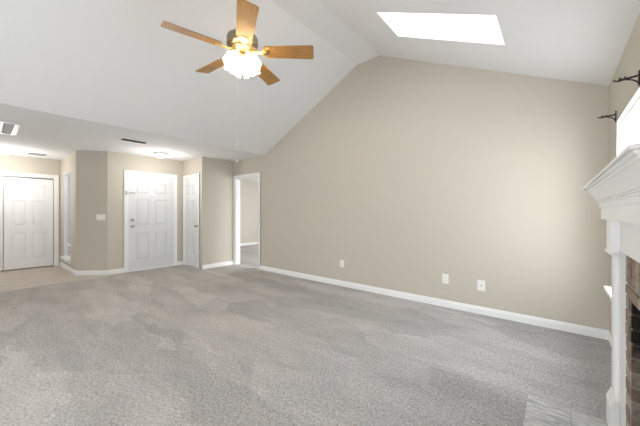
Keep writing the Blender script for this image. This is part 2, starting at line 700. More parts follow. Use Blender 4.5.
# ------------------------------------------------------------------ baseboards
def baseboard(name, p0, p1, n, label, k=1.0):
    p0, p1, n = Vector((*p0, 0)), Vector((*p1, 0)), Vector((*n, 0)).normalized()
    prof = [(d * k, z) for d, z in ((0, 0), (0.015, 0), (0.015, 0.062), (0.011, 0.070), (0.011, 0.080), (0.005, 0.090), (0, 0.090))]
    t = p1 - p0
    bm = bmesh.new()
    prism(bm, prof, [], lambda d, z: p0 + n * d + V(0, 0, z), t)
    o = struct(name, bm, M['trim'], label, 'baseboard')
    return o


baseboard('baseboard_gable', (DG[1] + 0.068, YG), (XF, YG), (0, -1), 'long white baseboard along the tall gable wall')
baseboard('baseboard_hall_end', (XH, YH), (XH, YG - 0.015), (1, 0), 'short white baseboard left of the open doorway')
baseboard('baseboard_front_door', (XD, ED[1] + 0.066), (XD, YH), (1, 0), 'tiny white baseboard right of the front door')
baseboard('baseboard_front_door_left', (XD, 1.62), (XD, ED[0] - 0.066), (1, 0), 'short white baseboard left of the front door')
baseboard('baseboard_angled', (A0.x, A0.y), (A1.x, A1.y), (AN.x, AN.y), 'white baseboard under the wide switch plate')
baseboard('baseboard_foyer', (XC + 0.015, YS), (-7.2, YS), (0, -1), 'white baseboard under the tall foyer window')
baseboard('baseboard_fireplace', (XF, 2.40), (XF, YG - 0.015), (-1, 0), 'white baseboard between mantel and gable wall corner', 0.4)
baseboard('baseboard_bedroom', (XB, YG + W_), (XB, 8.0), (1, 0), 'white baseboard seen through the open doorway')


# ------------------------------------------------------------------ doors
def six_panels(W, H):
    st, ms = 0.17 * W, 0.14 * W
    if W < 0.7:
        st, ms = 0.105, 0.09
    w = (W - 2 * st - ms) / 2
    out = []
    for s0 in (st, st + w + ms):
        for z0, z1 in ((0.22, 0.80), (0.97, 1.52), (1.65, 1.87)):
            out.append((s0, s0 + w, z0 * H / 2.03, z1 * H / 2.03))
    return out


def panel_slab(bm, O, T, N, W, H, th=0.036):
    """six-panel slab; O = lower corner on the visible face, N = outward normal"""
    N = Vector(N)
    P = frame_map(O, T)
    rs = six_panels(W, H)
    cut = 0.014
    prism(bm, rect(0, W, 0, H), [rect(*r) for r in rs], P, -N * cut)
    prism(bm, rect(0, W, 0, H), [], lambda s, z: P(s, z) - N * (cut + 0.0002), -N * (th - cut))
    for s0, s1, z0, z1 in rs:
        i0, i1 = 0.005, 0.026
        a = [bm.verts.new(P(*p) - N * cut) for p in rect(s0 + i0, s1 - i0, z0 + i0, z1 - i0)]
        b = [bm.verts.new(P(*p) - N * 0.003) for p in rect(s0 + i1, s1 - i1, z0 + i1, z1 - i1)]
        for i in range(4):
            j = (i + 1) % 4
            bm.faces.new([a[i], a[j], b[j], b[i]])
        bm.faces.new(b)


def casing(bm, O, T, N, s0, s1, top, w=0.068, d=0.017):
    """door casing: flat band with a raised outer edge; opening from s0 to s1"""
    N = Vector(N)
    P = frame_map(O, T)

    def band(a, b, dep):
        prism(bm, [(s0 - b, 0), (s0 - a, 0), (s0 - a, top + a), (s1 + a, top + a), (s1 + a, 0), (s1 + b, 0), (s1 + b, top + b),
                   (s0 - b, top + b)], [], P, N * dep)
    band(0.0, w, d * 0.6)
    band(w * 0.5, w, d)
    return bm


def jamb(bm, O, T, N, s0, s1, top, depth, t=0.012):
    """lining of the opening, from the wall face inwards"""
    N = Vector(N)
    P = frame_map(O, T)
    prism(bm, [(s0, 0), (s0 + t, 0), (s0 + t, top - t), (s1 - t, top - t), (s1 - t, 0), (s1, 0), (s1, top), (s0, top)], [], P, -N * depth)


def knob(bm, O, N, r=0.027):
    q = Vector(N).to_track_quat('Z', 'Y').to_matrix().to_4x4()
    mt = Matrix.Translation(O) @ q
    lathe(bm, [(0.0001, 0), (0.032, 0), (0.032, 0.006), (0.026, 0.010), (0.011, 0.013), (0.011, 0.030), (r * 0.8, 0.036),
               (r, 0.048), (r * 0.9, 0.058), (r * 0.5, 0.064), (0.0001, 0.066)], 24, mt)


# front door
NX = V(1, 0, 0)
d1 = thing('door_1', (XD, 2.425, 0), 'white six panel front door with deadbolt and knob', 'door', kind='structure')
bm = bmesh.new()
casing(bm, (XD, 0, 0), (0, 1, 0), NX, ED[0], ED[1], ED[2])
jamb(bm, (XD, 0, 0), (0, 1, 0), NX, ED[0], ED[1], ED[2], W_)
link('casing', bm, M['trim'], d1)
bm = bmesh.new()
panel_slab(bm, (XD - 0.010, ED[0] + 0.014, 0.012), (0, 1, 0), NX, 0.892, 2.006)
link('slab', bm, M['door'], d1)
bm = bmesh.new()
knob(bm, (XD - 0.011, ED[0] + 0.085, 0.945), NX)
link('door_knob', bm, M['chrome'], d1, True)
bm = bmesh.new()
q = NX.to_track_quat('Z', 'Y').to_matrix().to_4x4()
lathe(bm, [(0.0001, 0), (0.031, 0), (0.031, 0.010), (0.024, 0.016), (0.0001, 0.017)], 24,
      Matrix.Translation((XD - 0.011, ED[0] + 0.085, 1.075)) @ q)
bbox(bm, XD + 0.004, XD + 0.026, ED[0] + 0.080, ED[0] + 0.090, 1.058, 1.092, 0.003)
link('deadbolt', bm, M['chrome'], d1, True)
bm = bmesh.new()
lathe(bm, [(0.0001, 0), (0.012, 0), (0.011, 0.005), (0.006, 0.007), (0.0001, 0.007)], 16,
      Matrix.Translation((XD - 0.011, ED[0] + 0.46, 1.57)) @ q)
link('peephole', bm, M['chrome'], d1, True)
bm = bmesh.new()
bbox(bm, XD - 0.011, XD + 0.003, ED[0] + 0.03, ED[0] + 0.135, 1.632, 1.652, 0.002)
bbox(bm, XD + 0.010, XD + 0.026, ED[0] - 0.045, ED[0] - 0.015, 1.60, 1.68, 0.002)
tube(bm, [(XD + 0.022, ED[0] - 0.03, 1.64), (XD + 0.018, ED[0] + 0.0, 1.615), (XD + 0.010, ED[0] + 0.04, 1.64)], 0.004, 8)
link('chain_lock', bm, M['chrome'], d1, True)
for z in (0.28, 1.05, 1.80):
    bm = bmesh.new()
    tube(bm, [(XD + 0.002, ED[1] - 0.012, z - 0.045), (XD + 0.002, ED[1] - 0.012, z + 0.045)], 0.007, 10)
    link('hinge', bm, M['trim'], d1, True)
bm = bmesh.new()
box(bm, XD - W_, XD + 0.004, ED[0] + 0.012, ED[1] - 0.012, 0.0, 0.011)
link('threshold', bm, M['trim'], d1)

# hall closet door
NY = V(0, -1, 0)
d2 = thing('door_2', (-6.38, YH, 0), 'narrow white panelled closet door facing the hall', 'door', kind='structure')
bm = bmesh.new()
casing(bm, (0, YH, 0), (1, 0, 0), NY, HD[0], HD[1], HD[2], 0.06)
jamb(bm, (0, YH, 0), (1, 0, 0), NY, HD[0], HD[1], HD[2], W_)
link('casing', bm, M['trim'], d2)
bm = bmesh.new()
panel_slab(bm, (HD[0] + 0.014, YH + 0.008, 0.012), (1, 0, 0), NY, HD[1] - HD[0] - 0.028, 2.004)
link('slab', bm, M['door'], d2)
bm = bmesh.new()
knob(bm, (HD[1] - 0.075, YH + 0.009, 0.93), NY)
link('door_knob', bm, M['chrome'], d2, True)

# sliding closet doors in the foyer
d3 = thing('door_3', (XC, 0, 0), 'pair of white sliding six panel closet doors', 'door', kind='structure')
bm = bmesh.new()
casing(bm, (XC, 0, 0), (0, 1, 0), NX, CD[0], CD[1], CD[2])
jamb(bm, (XC, 0, 0), (0, 1, 0), NX, CD[0], CD[1], CD[2], W_)
link('casing', bm, M['trim'], d3)
LW = 0.76
for k in range(3):
    y1 = CD[1] - 0.022 - k * (LW + 0.008)
    bm = bmesh.new()
    panel_slab(bm, (XC - 0.022 - (0.0 if k != 1 else 0.012), y1 - LW, 0.022), (0, 1, 0), NX, LW, 1.955)
    link('sliding_panel', bm, M['trim'], d3)
bm = bmesh.new()
box(bm, XC - 0.09, XC - 0.012, CD[0] + 0.012, CD[1] - 0.012, CD[2] - 0.030, CD[2] - 0.012)
link('track', bm, M['ventgrey'], d3)

# doorway to the next room
d4 = thing('door_4', (-5.4, YG, 0), 'open doorway with white casing to the next room', 'doorway', kind='structure')
bm = bmesh.new()
casing(bm, (0, YG, 0), (1, 0, 0), NY, DG[0], DG[1], DG[2])
link('casing', bm, M['trim'], d4)
bm = bmesh.new()
jamb(bm, (0, YG, 0), (1, 0, 0), NY, DG[0], DG[1], DG[2], W_)
jamb(bm, (0, YG + 0.05, 0), (1, 0, 0), NY, DG[0] + 0.012, DG[1] - 0.012, DG[2] - 0.012, 0.035, 0.010)
link('jamb', bm, M['trim'], d4)


# ------------------------------------------------------------------ windows
def window(name, O, T, N, s0, s1, z0, z1, label, depth, pane='glass', cross=True, sill=None):
    """sash window set in a drywall opening; N points into the room, depth = how far the sash sits back"""
    N, T = Vector(N), Vector(T)
    P = frame_map(O, T)
    mid = P((s0 + s1) / 2, z0)
    w = thing(name, mid, label, 'window', kind='structure')
    back = -N * depth
    f = 0.02
    bm = bmesh.new()
    prism(bm, rect(s0, s1, z0, z1), [rect(s0 + f, s1 - f, z0 + f, z1 - f)], lambda s, z: P(s, z) + back, N * 0.045)
    link('frame', bm, M['trim'], w)
    bm = bmesh.new()
    if cross:
        zm = (z0 + z1) / 2 if cross is True else z0 + cross
        prism(bm, rect(s0 + f, s1 - f, zm - 0.02, zm + 0.02), [], lambda s, z: P(s, z) + back + N * 0.006, N * 0.032)
        link('meeting_rail', bm, M['trim'], w)
        bm = bmesh.new()
    prism(bm, rect(s0 + f - 0.005, s1 - f + 0.005, z0 + f - 0.005, z1 - f + 0.005), [], lambda s, z: P(s, z) + back + N * 0.018, N * 0.004)
    link('pane', bm, M[pane], w)
    bm = bmesh.new()
    prism(bm, rect(s0, s1, z0, z1), [rect(s0 + 0.006, s1 - 0.006, z0 + 0.006, z1 - 0.006)], lambda s, z: P(s, z) + back + N * 0.045,
          N * (depth - 0.0455))
    link('reveal_lining', bm, M['trim'], w)
    if sill:
        bm = bmesh.new()
        e = 0.03
        prism(bm, rect(s0 - e, s1 + e, z0 - 0.025, z0 + 0.002), [], lambda s, z: P(s, z) + N * 0.0005, N * sill)
        prism(bm, rect(s0 + 0.001, s1 - 0.001, z0 + 0.0062, z0 + 0.009), [], lambda s, z: P(s, z) + back + N * 0.045, N * (depth - 0.045 + 0.02))
        link('sill', bm, M['trim'], w)
        bm = bmesh.new()
        prism(bm, rect(s0 - 0.02, s1 + 0.02, z0 - 0.085, z0 - 0.0255), [], lambda s, z: P(s, z) + N * 0.0005, N * 0.014)
        link('apron', bm, M['trim'], w)
    return w


window('window_1', (XF, 0, 0), (0, 1, 0), (-1, 0, 0), *WN, 'bright window beside mantel below the black curtain brackets', 0.075, sill=0.075)
window('window_2', (0, YS, 0), (1, 0, 0), (0, -1, 0), *FW, 'tall narrow frosted window beside the closet doors', 0.09, 'frosted', cross=0.27, sill=0.06)
window('fill_window_3', (0, YB, 0), (1, 0, 0), (0, 1, 0), *RW, 'unseen glazed opening added in the rear wall for daylight', 0.09, cross=False)  # unseen, added so daylight fills the room from behind the camera
window('window_4', (-3.1, 0, 0), (0, 1, 0), (-1, 0, 0), *BW, 'wide glazed opening of the room through the doorway', 0.09, cross=False)

window('fill_window_6', (0, 8.0, 0), (1, 0, 0), (0, -1, 0), *BW2, 'unseen side window added to brighten room through the doorway', 0.09, sill=0.05)  # second bedroom opening, added out of view to lift the far wall

# skylight
sk = thing('window_5', right_plane((SK[0] + SK[1]) / 2, (SK[2] + SK[3]) / 2), 'white skylight shaft in the right ceiling slope', 'skylight',
           kind='structure')
bm = bmesh.new()
e = 0.02
prism(bm, [(SK[0] - e, SK[2] - e), (SK[1] + e, SK[2] - e), (SK[1] + e, SK[3] + e), (SK[0] - e, SK[3] + e)],
      [[(SK[0], SK[2]), (SK[1], SK[2]), (SK[1], SK[3]), (SK[0], SK[3])]], lambda x, y: right_plane(x, y) + n_r * 0.0005, n_r * 0.34)
link('shaft', bm, M['ceiling'], sk)
bm = bmesh.new()
prism(bm, [(SK[0] - e, SK[2] - e), (SK[1] + e, SK[2] - e), (SK[1] + e, SK[3] + e), (SK[0] - e, SK[3] + e)],
      [[(SK[0] + e, SK[2] + e), (SK[1] - e, SK[2] + e), (SK[1] - e, SK[3] - e), (SK[0] + e, SK[3] - e)]],
      lambda x, y: right_plane(x, y) + n_r * 0.341, n_r * 0.04)
link('frame', bm, M['trim'], sk)
bm = bmesh.new()
prism(bm, [(SK[0], SK[2]), (SK[1], SK[2]), (SK[1], SK[3]), (SK[0], SK[3])], [], lambda x, y: right_plane(x, y) + n_r * 0.362, n_r * 0.006)
link('pane', bm, M['glass'], sk)

# ------------------------------------------------------------------ fireplace
FP = thing('fireplace', (0.28, 1.72, 0), 'white mantel fireplace with dentil trim and brown brick surround', 'fireplace')
Y0, Y1 = 1.05, 2.39           # frieze ends
xw = XF - 0.001


def ring_box(bm, x, z0, z1, off, bev=0.0):
    """board with front face at x; ends overhang the frieze by the same amount as the front (off)"""
    if bev:
        bbox(bm, x, xw, Y0 - off, Y1 + off, z0, z1, bev)
    else:
        box(bm, x, xw, Y0 - off, Y1 + off, z0, z1)


XFZ = 0.2046
bm = bmesh.new()
# mitred crown profile from the frieze to the shelf edge: (overhang, z)
prof = [(0.000, 1.2502), (0.000, 1.270), (0.008, 1.270), (0.008, 1.276), (0.012, 1.277), (0.012, 1.284), (0.017, 1.286), (0.017, 1.292), (0.022, 1.294),
        (0.024, 1.301), (0.030, 1.315), (0.040, 1.331), (0.050, 1.344), (0.057, 1.350), (0.057, 1.357), (0.063, 1.359), (0.066, 1.364),
        (0.066, 1.368), (0.0756, 1.370), (0.0756, 1.379), (0.073, 1.381)]
rings = []
for off, z in prof:
    rings.append([bm.verts.new(p) for p in ((xw, Y0 - off, z), (XFZ - off, Y0 - off, z), (XFZ - off, Y1 + off, z), (xw, Y1 + off, z))])
for q0, q1 in zip(rings, rings[1:]):
    for i in range(4):
        j = (i + 1) % 4
        bm.faces.new([q0[i], q0[j], q1[j], q1[i]])
bm.faces.new(rings[0])
bm.faces.new(rings[-1])
shelf = link('mantel_shelf', bm, M['trim'], FP)
bm = bmesh.new()
y = Y0 + 0.004
while y < Y1 - 0.012:
    box(bm, XFZ - 0.0085, XFZ + 0.001, y, y + 0.012, 1.252, 1.2695)
    y += 0.022
link('dentil_moulding', bm, M['trim'], shelf)
bm = bmesh.new()
box(bm, XFZ, xw, Y0, Y1, 1.184, 1.250)
link('frieze', bm, M['trim'], FP)
bm = bmesh.new()
box(bm, 0.262, xw, Y0 + 0.04, Y1 - 0.04, 1.014, 1.1838)
link('panel_board', bm, M['trim'], FP)
for a, b, s in ((2.2, 2.36, 1), (1.08, 1.24, -1)):
    pl = bmesh.new()
    sh = (2.27, 2.36) if s > 0 else (1.08, 1.17)
    box(pl, 0.246, 0.262, sh[0], sh[1], 0.205, 0.99)          # fluted shaft
    pa = (2.205, 2.36) if s > 0 else (1.08, 1.235)
    box(pl, 0.262, xw, pa[0], pa[1], 0.0, 1.0135)             # backing board
    q_ = pa[0] if s > 0 else pa[1]
    pil = link('pilaster', pl, M['trim'], FP)
    bm = bmesh.new()
    bbox(bm, 0.225, 0.2619, a, b, 1.01, 1.1838, 0.003)
    bbox(bm, 0.218, 0.2619, a - 0.007, b + 0.007, 0.996, 1.010, 0.003)
    bbox(bm, 0.229, 0.2619, a + 0.01, b + 0.004, 0.984, 0.996, 0.003)
    link('capital', bm, M['trim'], pil)
    bm = bmesh.new()
    bbox(bm, 0.224, 0.2619, a, b + 0.003, 0.004, 0.165, 0.003)
    bbox(bm, 0.230, 0.2619, a, b + 0.002, 0.165, 0.185, 0.004)
    bbox(bm, 0.238, 0.2619, a, b + 0.001, 0.185, 0.204, 0.004)
    link('plinth', bm, M['trim'], pil)


def brick(bm, x0, x1, y0, y1, z0, z1):
    t = bmesh.new()
    j = lambda: random.uniform(-0.0015, 0.0015)
    box(t, x0 + j(), x1, y0 + j(), y1 + j(), z0 + j(), z1 + j())
    bmesh.ops.bevel(t, geom=t.edges[:], offset=0.003, segments=1, affect='EDGES')
    mi = random.choice((1, 1, 2, 3))
    merge(bm, t, mi)


bm = bmesh.new()
XBK = 0.282
OY0, OY1 = 1.38, 2.06
# mortar bed
for y0, y1 in ((1.2355, OY0 - 0.006), (OY1 + 0.006, 2.2045)):
    box(bm, XBK + 0.006, xw, y0, y1, 0.0, 1.0135)
box(bm, XBK + 0.006, xw, OY0 - 0.006, OY1 + 0.006, 0.796, 1.0135)
# soldier course over the opening, header course below it
y = 1.2365
while y < 2.19:
    brick(bm, XBK, xw - 0.01, y, min(y + 0.057, 2.204), 0.853, 1.008)
    y += 0.067
y = OY0 + 0.001
while y < OY1 - 0.03:
    brick(bm, XBK - 0.004, xw - 0.01, y, min(y + 0.092, OY1 - 0.001), 0.789, 0.843)
    y += 0.102
# coursed legs
for y0, y1 in ((1.2365, OY0), (OY1, 2.2035)):
    z, k = 0.003, 0
    while z < 0.84:
        z1 = min(z + 0.062, 0.843)
        if k % 2:
            brick(bm, XBK, xw - 0.01, y0, y1, z, z1)
        else:
            c = y0 + (y1 - y0) * (0.45 if y0 < 1.5 else 0.4)
            brick(bm, XBK, xw - 0.01, y0, c - 0.005, z, z1)
            brick(bm, XBK, xw - 0.01, c + 0.005, y1, z, z1)
        z += 0.072
        k += 1
surround = link('brick_surround', bm, [M['mortar']] + BR, FP)
# firebox
bm = bmesh.new()
XFB = 0.86
ft = 0.05
prism(bm, [(XF + 0.001, OY0 + 0.002), (XFB, OY0 + 0.14), (XFB, OY1 - 0.14), (XF + 0.001, OY1 - 0.002), (XF + 0.001, OY1 - 0.0015),
           (XFB + ft, OY1 - 0.10), (XFB + ft, OY0 + 0.10), (XF + 0.001, OY0 + 0.0015)], [],
      lambda x, y: V(x, y, 0.0), (0, 0, 1.0))
prism(bm, [(XF + 0.001, OY0 + 0.002), (XFB + ft, OY0 + 0.10), (XFB + ft, OY1 - 0.10), (XF + 0.001, OY1 - 0.002)], [], lambda x, y: V(x, y, 1.0),
      (0, 0, 0.03))
prism(bm, [(XF + 0.001, OY0 + 0.002), (XFB + ft, OY0 + 0.10), (XFB + ft, OY1 - 0.10), (XF + 0.001, OY1 - 0.002)], [], lambda x, y: V(x, y, 0.001),
      (0, 0, 0.01))
link('firebox', bm, M['soot'], FP)

# hearth: flush marbled tiles on the carpet
hearth = thing('hearth', (0.07, 1.72, 0), 'marbled grey blue tile hearth flush with the carpet', 'hearth')
ty = 1.085
k = 0
while ty < 2.34:
    bm = bmesh.new()
    for x0, x1 in ((-0.146, 0.064), (0.067, 0.279 if OY0 < ty else 0.222)):
        x1 = min(x1, 0.222) if x1 > 0.2 else x1
        bbox(bm, x0, x1, ty, ty + 0.312, 0.0005, 0.008, 0.001)
    link('tile_row', bm, M['tile'], hearth)
    ty += 0.3155

# ------------------------------------------------------------------ curtain rod brackets
def bracket(y, label):
    b = thing('curtain_bracket', (XF, y, 2.04), label, 'curtain bracket', 'curtain brackets over the window')
    bm = bmesh.new()
    bbox(bm, XF - 0.008, XF - 0.0005, y - 0.012, y + 0.012, 1.990, 2.082, 0.002)
    link('mount_plate', bm, M['bronze'], b)
    bm = bmesh.new()
    tube(bm, [(XF - 0.004, y, 2.054), (XF - 0.05, y, 2.049), (XF - 0.098, y, 2.043)], 0.0065, 8)
    p0, p1, p2 = V(XF - 0.004, y, 2.000), V(XF - 0.014, y, 2.034), V(XF - 0.066, y, 2.045)
    pts = [p0 * (1 - t) ** 2 + p1 * 2 * t * (1 - t) + p2 * t * t for t in [i / 8 for i in range(9)]]
    tube(bm, pts, 0.0045, 8)
    link('arm', bm, M['bronze'], b, True)
    for cx, r in ((XF - 0.072, 0.009), (XF - 0.100, 0.0125)):
        bm = bmesh.new()
        pts = []
        for i in range(11):
            a = math.pi * (1.05 + 0.98 * i / 10)
            pts.append((cx + r * math.cos(a), y, 2.044 + r + r * math.sin(a) if cx < XF - 0.08 else 2.049 + r + r * math.sin(a)))
        tube(bm, pts, 0.0045, 8)
        tube(bm, [pts[-1], Vector(pts[-1]) + V(0.002, 0, 0.006)], 0.0032, 8)
        link('rod_cup', bm, M['bronze'], b, True)
    return b


bracket(3.445, 'black curtain rod bracket nearest the gable wall corner')
bracket(2.556, 'black curtain rod bracket at frame edge, larger of the two')

# ------------------------------------------------------------------ ceiling fan
FX, FY, FZ = -2.258, 1.577, 2.724
PH0 = 40.5
fan = thing('ceiling_fan', (FX, FY, ZR), 'brass ceiling fan with five oak blades and lit glass shades', 'ceiling fan')


def at(x, y, z):
    return Matrix.Translation((x, y, z))


bm = bmesh.new()
lathe(bm, [(0.0001, ZR - 0.001), (0.075, ZR - 0.001), (0.075, ZR - 0.012), (0.06, ZR - 0.045), (0.03, ZR - 0.07), (0.0001, ZR - 0.07)], 32, at(FX, FY, 0))
link('canopy', bm, M['antique'], fan, True)
bm = bmesh.new()
tube(bm, [(FX, FY, ZR - 0.06), (FX, FY, FZ + 0.17)], 0.0125, 14)
link('downrod', bm, M['antique'], fan, True)
bm = bmesh.new()
lathe(bm, [(0.0001, 0.185), (0.03, 0.185), (0.035, 0.165), (0.07, 0.155), (0.118, 0.145), (0.138, 0.130), (0.142, 0.120), (0.142, 0.062),
           (0.138, 0.050), (0.120, 0.040), (0.10, 0.034), (0.0001, 0.034)], 48, at(FX, FY, FZ))
link('motor_housing', bm, M['antique'], fan, True)
bm = bmesh.new()
lathe(bm, [(0.0001, 0.036), (0.095, 0.036), (0.098, 0.028), (0.085, 0.012), (0.06, -0.004), (0.042, -0.012), (0.040, -0.030), (0.052, -0.045),
           (0.054, -0.062), (0.045, -0.080), (0.030, -0.092), (0.012, -0.100), (0.0001, -0.101)], 40, at(FX, FY, FZ))
link('light_hub', bm, M['brass'], fan, True)


def blade_mesh():
    """blade along +x, centred on z = 0"""
    t = bmesh.new()
    r0, r1 = 0.205, 0.665
    w0, w1, c = 0.068, 0.080, 0.018
    out = [(r0, -w0 + c)]
    for i in range(5):
        a = math.pi + math.pi / 2 * i / 4
        out.append((r0 + c + c * math.cos(a), -w0 + c + c * math.sin(a)))
    for i in range(5):
        a = -math.pi / 2 + math.pi / 2 * i / 4
        out.append((r1 - c + c * math.cos(a), -w1 + c + c * math.sin(a)))
    for i in range(5):
        a = math.pi / 2 * i / 4
        out.append((r1 - c + c * math.cos(a), w1 - c + c * math.sin(a)))
    for i in range(5):
        a = math.pi / 2 + math.pi / 2 * i / 4
        out.append((r0 + c + c * math.cos(a), w0 - c + c * math.sin(a)))
    out = out[1:]
    prism(t, out, [], lambda x, y: V(x, y, 0.0), (0, 0, 0.006))
    return t


def iron_mesh():
    t = bmesh.new()
    # arm from the hub widening into a rounded plate beneath the blade
    out = [(0.075, -0.016), (0.13, -0.013), (0.165, -0.018), (0.195, -0.032), (0.225, -0.036), (0.248, -0.026), (0.256, 0.0),
           (0.248, 0.026), (0.225, 0.036), (0.195, 0.032), (0.165, 0.018), (0.13, 0.013), (0.075, 0.016)]
    prism(t, out, [], lambda x, y: V(x, y, -0.008 + (0.012 if x < 0.1 else 0)), (0, 0, 0.007))
    for x, y in ((0.222, -0.02), (0.222, 0.02), (0.245, 0)):
        lathe(t, [(0.005, -0.0085), (0.004, -0.011), (0.0001, -0.0115)], 8, Matrix.Translation((x, y, 0)))
    return t


for k in range(5):
    mt = at(FX, FY, FZ) @ Matrix.Rotation(math.radians(PH0 + 72 * k), 4, 'Z')
    pitch = Matrix.Rotation(math.radians(-14), 4, 'X')
    base = fan.location
    me_bm = blade_mesh()
    bmesh.ops.recalc_face_normals(me_bm, faces=me_bm.faces)
    me = bpy.data.meshes.new('blade')
    me_bm.to_mesh(me)
    me_bm.free()
    me.materials.append(M['oak'])
    b = bpy.data.objects.new('blade', me)
    COL.objects.link(b)
    b.parent = fan
    b.matrix_local = Matrix.Translation(-Vector(base)) @ mt @ pitch
    ib = iron_mesh()
    bmesh.ops.recalc_face_normals(ib, faces=ib.faces)
    me = bpy.data.meshes.new('blade_iron')
    ib.to_mesh(me)
    ib.free()
    me.materials.append(M['brass'])
    i_ = bpy.data.objects.new('blade_iron', me)
    COL.objects.link(i_)
    i_.parent = b

SHADE_AZ = [math.radians(a) for a in (10, 100, 190, 280)]
for az in SHADE_AZ:
    tilt = math.radians(36)
    org = V(FX + 0.050 * math.cos(az), FY + 0.050 * math.sin(az), FZ - 0.050)
    # local +z of the shade points down and outwards
    dirv = V(math.cos(az) * math.sin(tilt), math.sin(az) * math.sin(tilt), -math.cos(tilt))
    q = dirv.to_track_quat('Z', 'Y').to_matrix().to_4x4()
    mt = Matrix.Translation(org) @ q

    def ruffle(kk, a, r, z):
        t_ = max(0.0, (kk - 5) / 4.0)
        return r * (1 + 0.035 * t_ * math.cos(8 * a)), z + 0.006 * t_ * math.cos(8 * a)
    bm = bmesh.new()
    outer = [(0.020, 0.024), (0.034, 0.026), (0.054, 0.036), (0.068, 0.054), (0.075, 0.075), (0.077, 0.094), (0.077, 0.110), (0.078, 0.124),
             (0.081, 0.136), (0.083, 0.142)]
    lathe(bm, outer, 48, mt, ruffle)
    sh = link('lamp_shade', bm, M['shade_glow'], fan, True)
    mod = sh.modifiers.new('thickness', 'SOLIDIFY')
    mod.thickness = 0.003
    bm = bmesh.new()
    lathe(bm, [(0.0001, -0.004), (0.014, -0.004), (0.014, 0.012), (0.024, 0.020), (0.024, 0.036), (0.0001, 0.036)], 20, mt)
    link('lamp_socket', bm, M['brass'], sh, True)
    bm = bmesh.new()
    lathe(bm, [(0.010, 0.037), (0.012, 0.042), (0.018, 0.050), (0.020, 0.058), (0.017, 0.066), (0.008, 0.072), (0.0001, 0.073)], 20, mt)
    link('bulb', bm, M['bulb_glow'], sh, True)
    point('fan_lamp', mt @ V(0, 0, 0.092), 0.9, (1.0, 0.89, 0.72), 0.012)
for cx, cy, L_ in ((-0.035, -0.035, 0.78), (0.02, 0.03, 0.06)):
    bm = bmesh.new()
    tube(bm, [(FX + cx, FY + cy, FZ - 0.075), (FX + cx, FY + cy, FZ - 0.075 - L_)], 0.0008, 6)
    pc = link('pull_chain', bm, M['plastic'], fan, True)
    bm = bmesh.new()
    lathe(bm, [(0.0001, 0.02), (0.003, 0.018), (0.006, 0.004), (0.004, -0.006), (0.0001, -0.008)], 12, at(FX + cx, FY + cy, FZ - 0.075 - L_ - 0.015))
    link('chain_pull', bm, M['plastic'], pc, True)


# ------------------------------------------------------------------ flush ceiling lights
def flush_light(x, y, label, watts, color):
    t = thing('ceiling_light', (x, y, HF), label, 'ceiling light', 'flush dome ceiling lights')
    bm = bmesh.new()
    lathe(bm, [(0.0001, HF - 0.0005), (0.130, HF - 0.0005), (0.130, HF - 0.018), (0.118, HF - 0.026), (0.0001, HF - 0.026)], 40, at(x, y, 0))
    link('fixture_base', bm, M['ventgrey'], t, True)
    bm = bmesh.new()
    lathe(bm, [(0.095, HF - 0.0265), (0.098, HF - 0.045), (0.090, HF - 0.072), (0.066, HF - 0.094), (0.032, HF - 0.107), (0.0001, HF - 0.110)], 40, at(x, y, 0))
    link('glass_dome', bm, M['dome_glow'], t, True)
    bm = bmesh.new()
    lathe(bm, [(0.010, HF - 0.1105), (0.010, HF - 0.118), (0.004, HF - 0.126), (0.0001, HF - 0.127)], 14, at(x, y, 0))
    link('finial', bm, M['chrome'], t, True)
    point('ceiling_light_lamp', (x, y, HF - 0.42), watts, color, 0.09)
    return t


flush_light(-6.18, 2.36, 'lit round dome light on the ceiling before the front door', 1.6, (1.0, 0.965, 0.915))
flush_light(-8.15, 0.30, 'lit round dome light on the ceiling before the closet doors', 2.9, (1.0, 0.975, 0.93))

# ------------------------------------------------------------------ vents
rg = thing('return_grille', (-6.08, 0.0, HF), 'white framed return air grille on the flat ceiling', 'air vent', 'ceiling air vents')
gx0, gx1, gy0, gy1 = -6.48, -5.67, -0.40, 0.368
bm = bmesh.new()
prism(bm, [(gx0, gy0), (gx1, gy0), (gx1, gy1), (gx0, gy1)],
      [[(gx0 + 0.012, gy0 + 0.055), (gx1 - 0.012, gy0 + 0.055), (gx1 - 0.012, gy1 - 0.055), (gx0 + 0.012, gy1 - 0.055)]],
      lambda x, y: V(x, y, HF - 0.012), (0, 0, 0.0115))
link('frame', bm, M['trim'], rg)
yy = gy1 - 0.055 - 0.105
while yy > gy0 + 0.08:
    bm = bmesh.new()
    box(bm, gx0 + 0.012, gx1 - 0.012, yy - 0.022, yy, HF - 0.012, HF - 0.001)
    link('divider', bm, M['trim'], rg)
    yy -= 0.127
bm = bmesh.new()
xx = gx0 + 0.016
while xx < gx1 - 0.03:
    vs = [bm.verts.new(p) for p in ((xx, gy0 + 0.055, HF - 0.009), (xx + 0.010, gy0 + 0.055, HF - 0.001), (xx + 0.010, gy1 - 0.055, HF - 0.001),
                                    (xx, gy1 - 0.055, HF - 0.009))]
    bm.faces.new(vs)
    xx += 0.011
lv = link('louvres', bm, M['louvre'], rg)
lv.modifiers.new('thickness', 'SOLIDIFY').thickness = 0.001

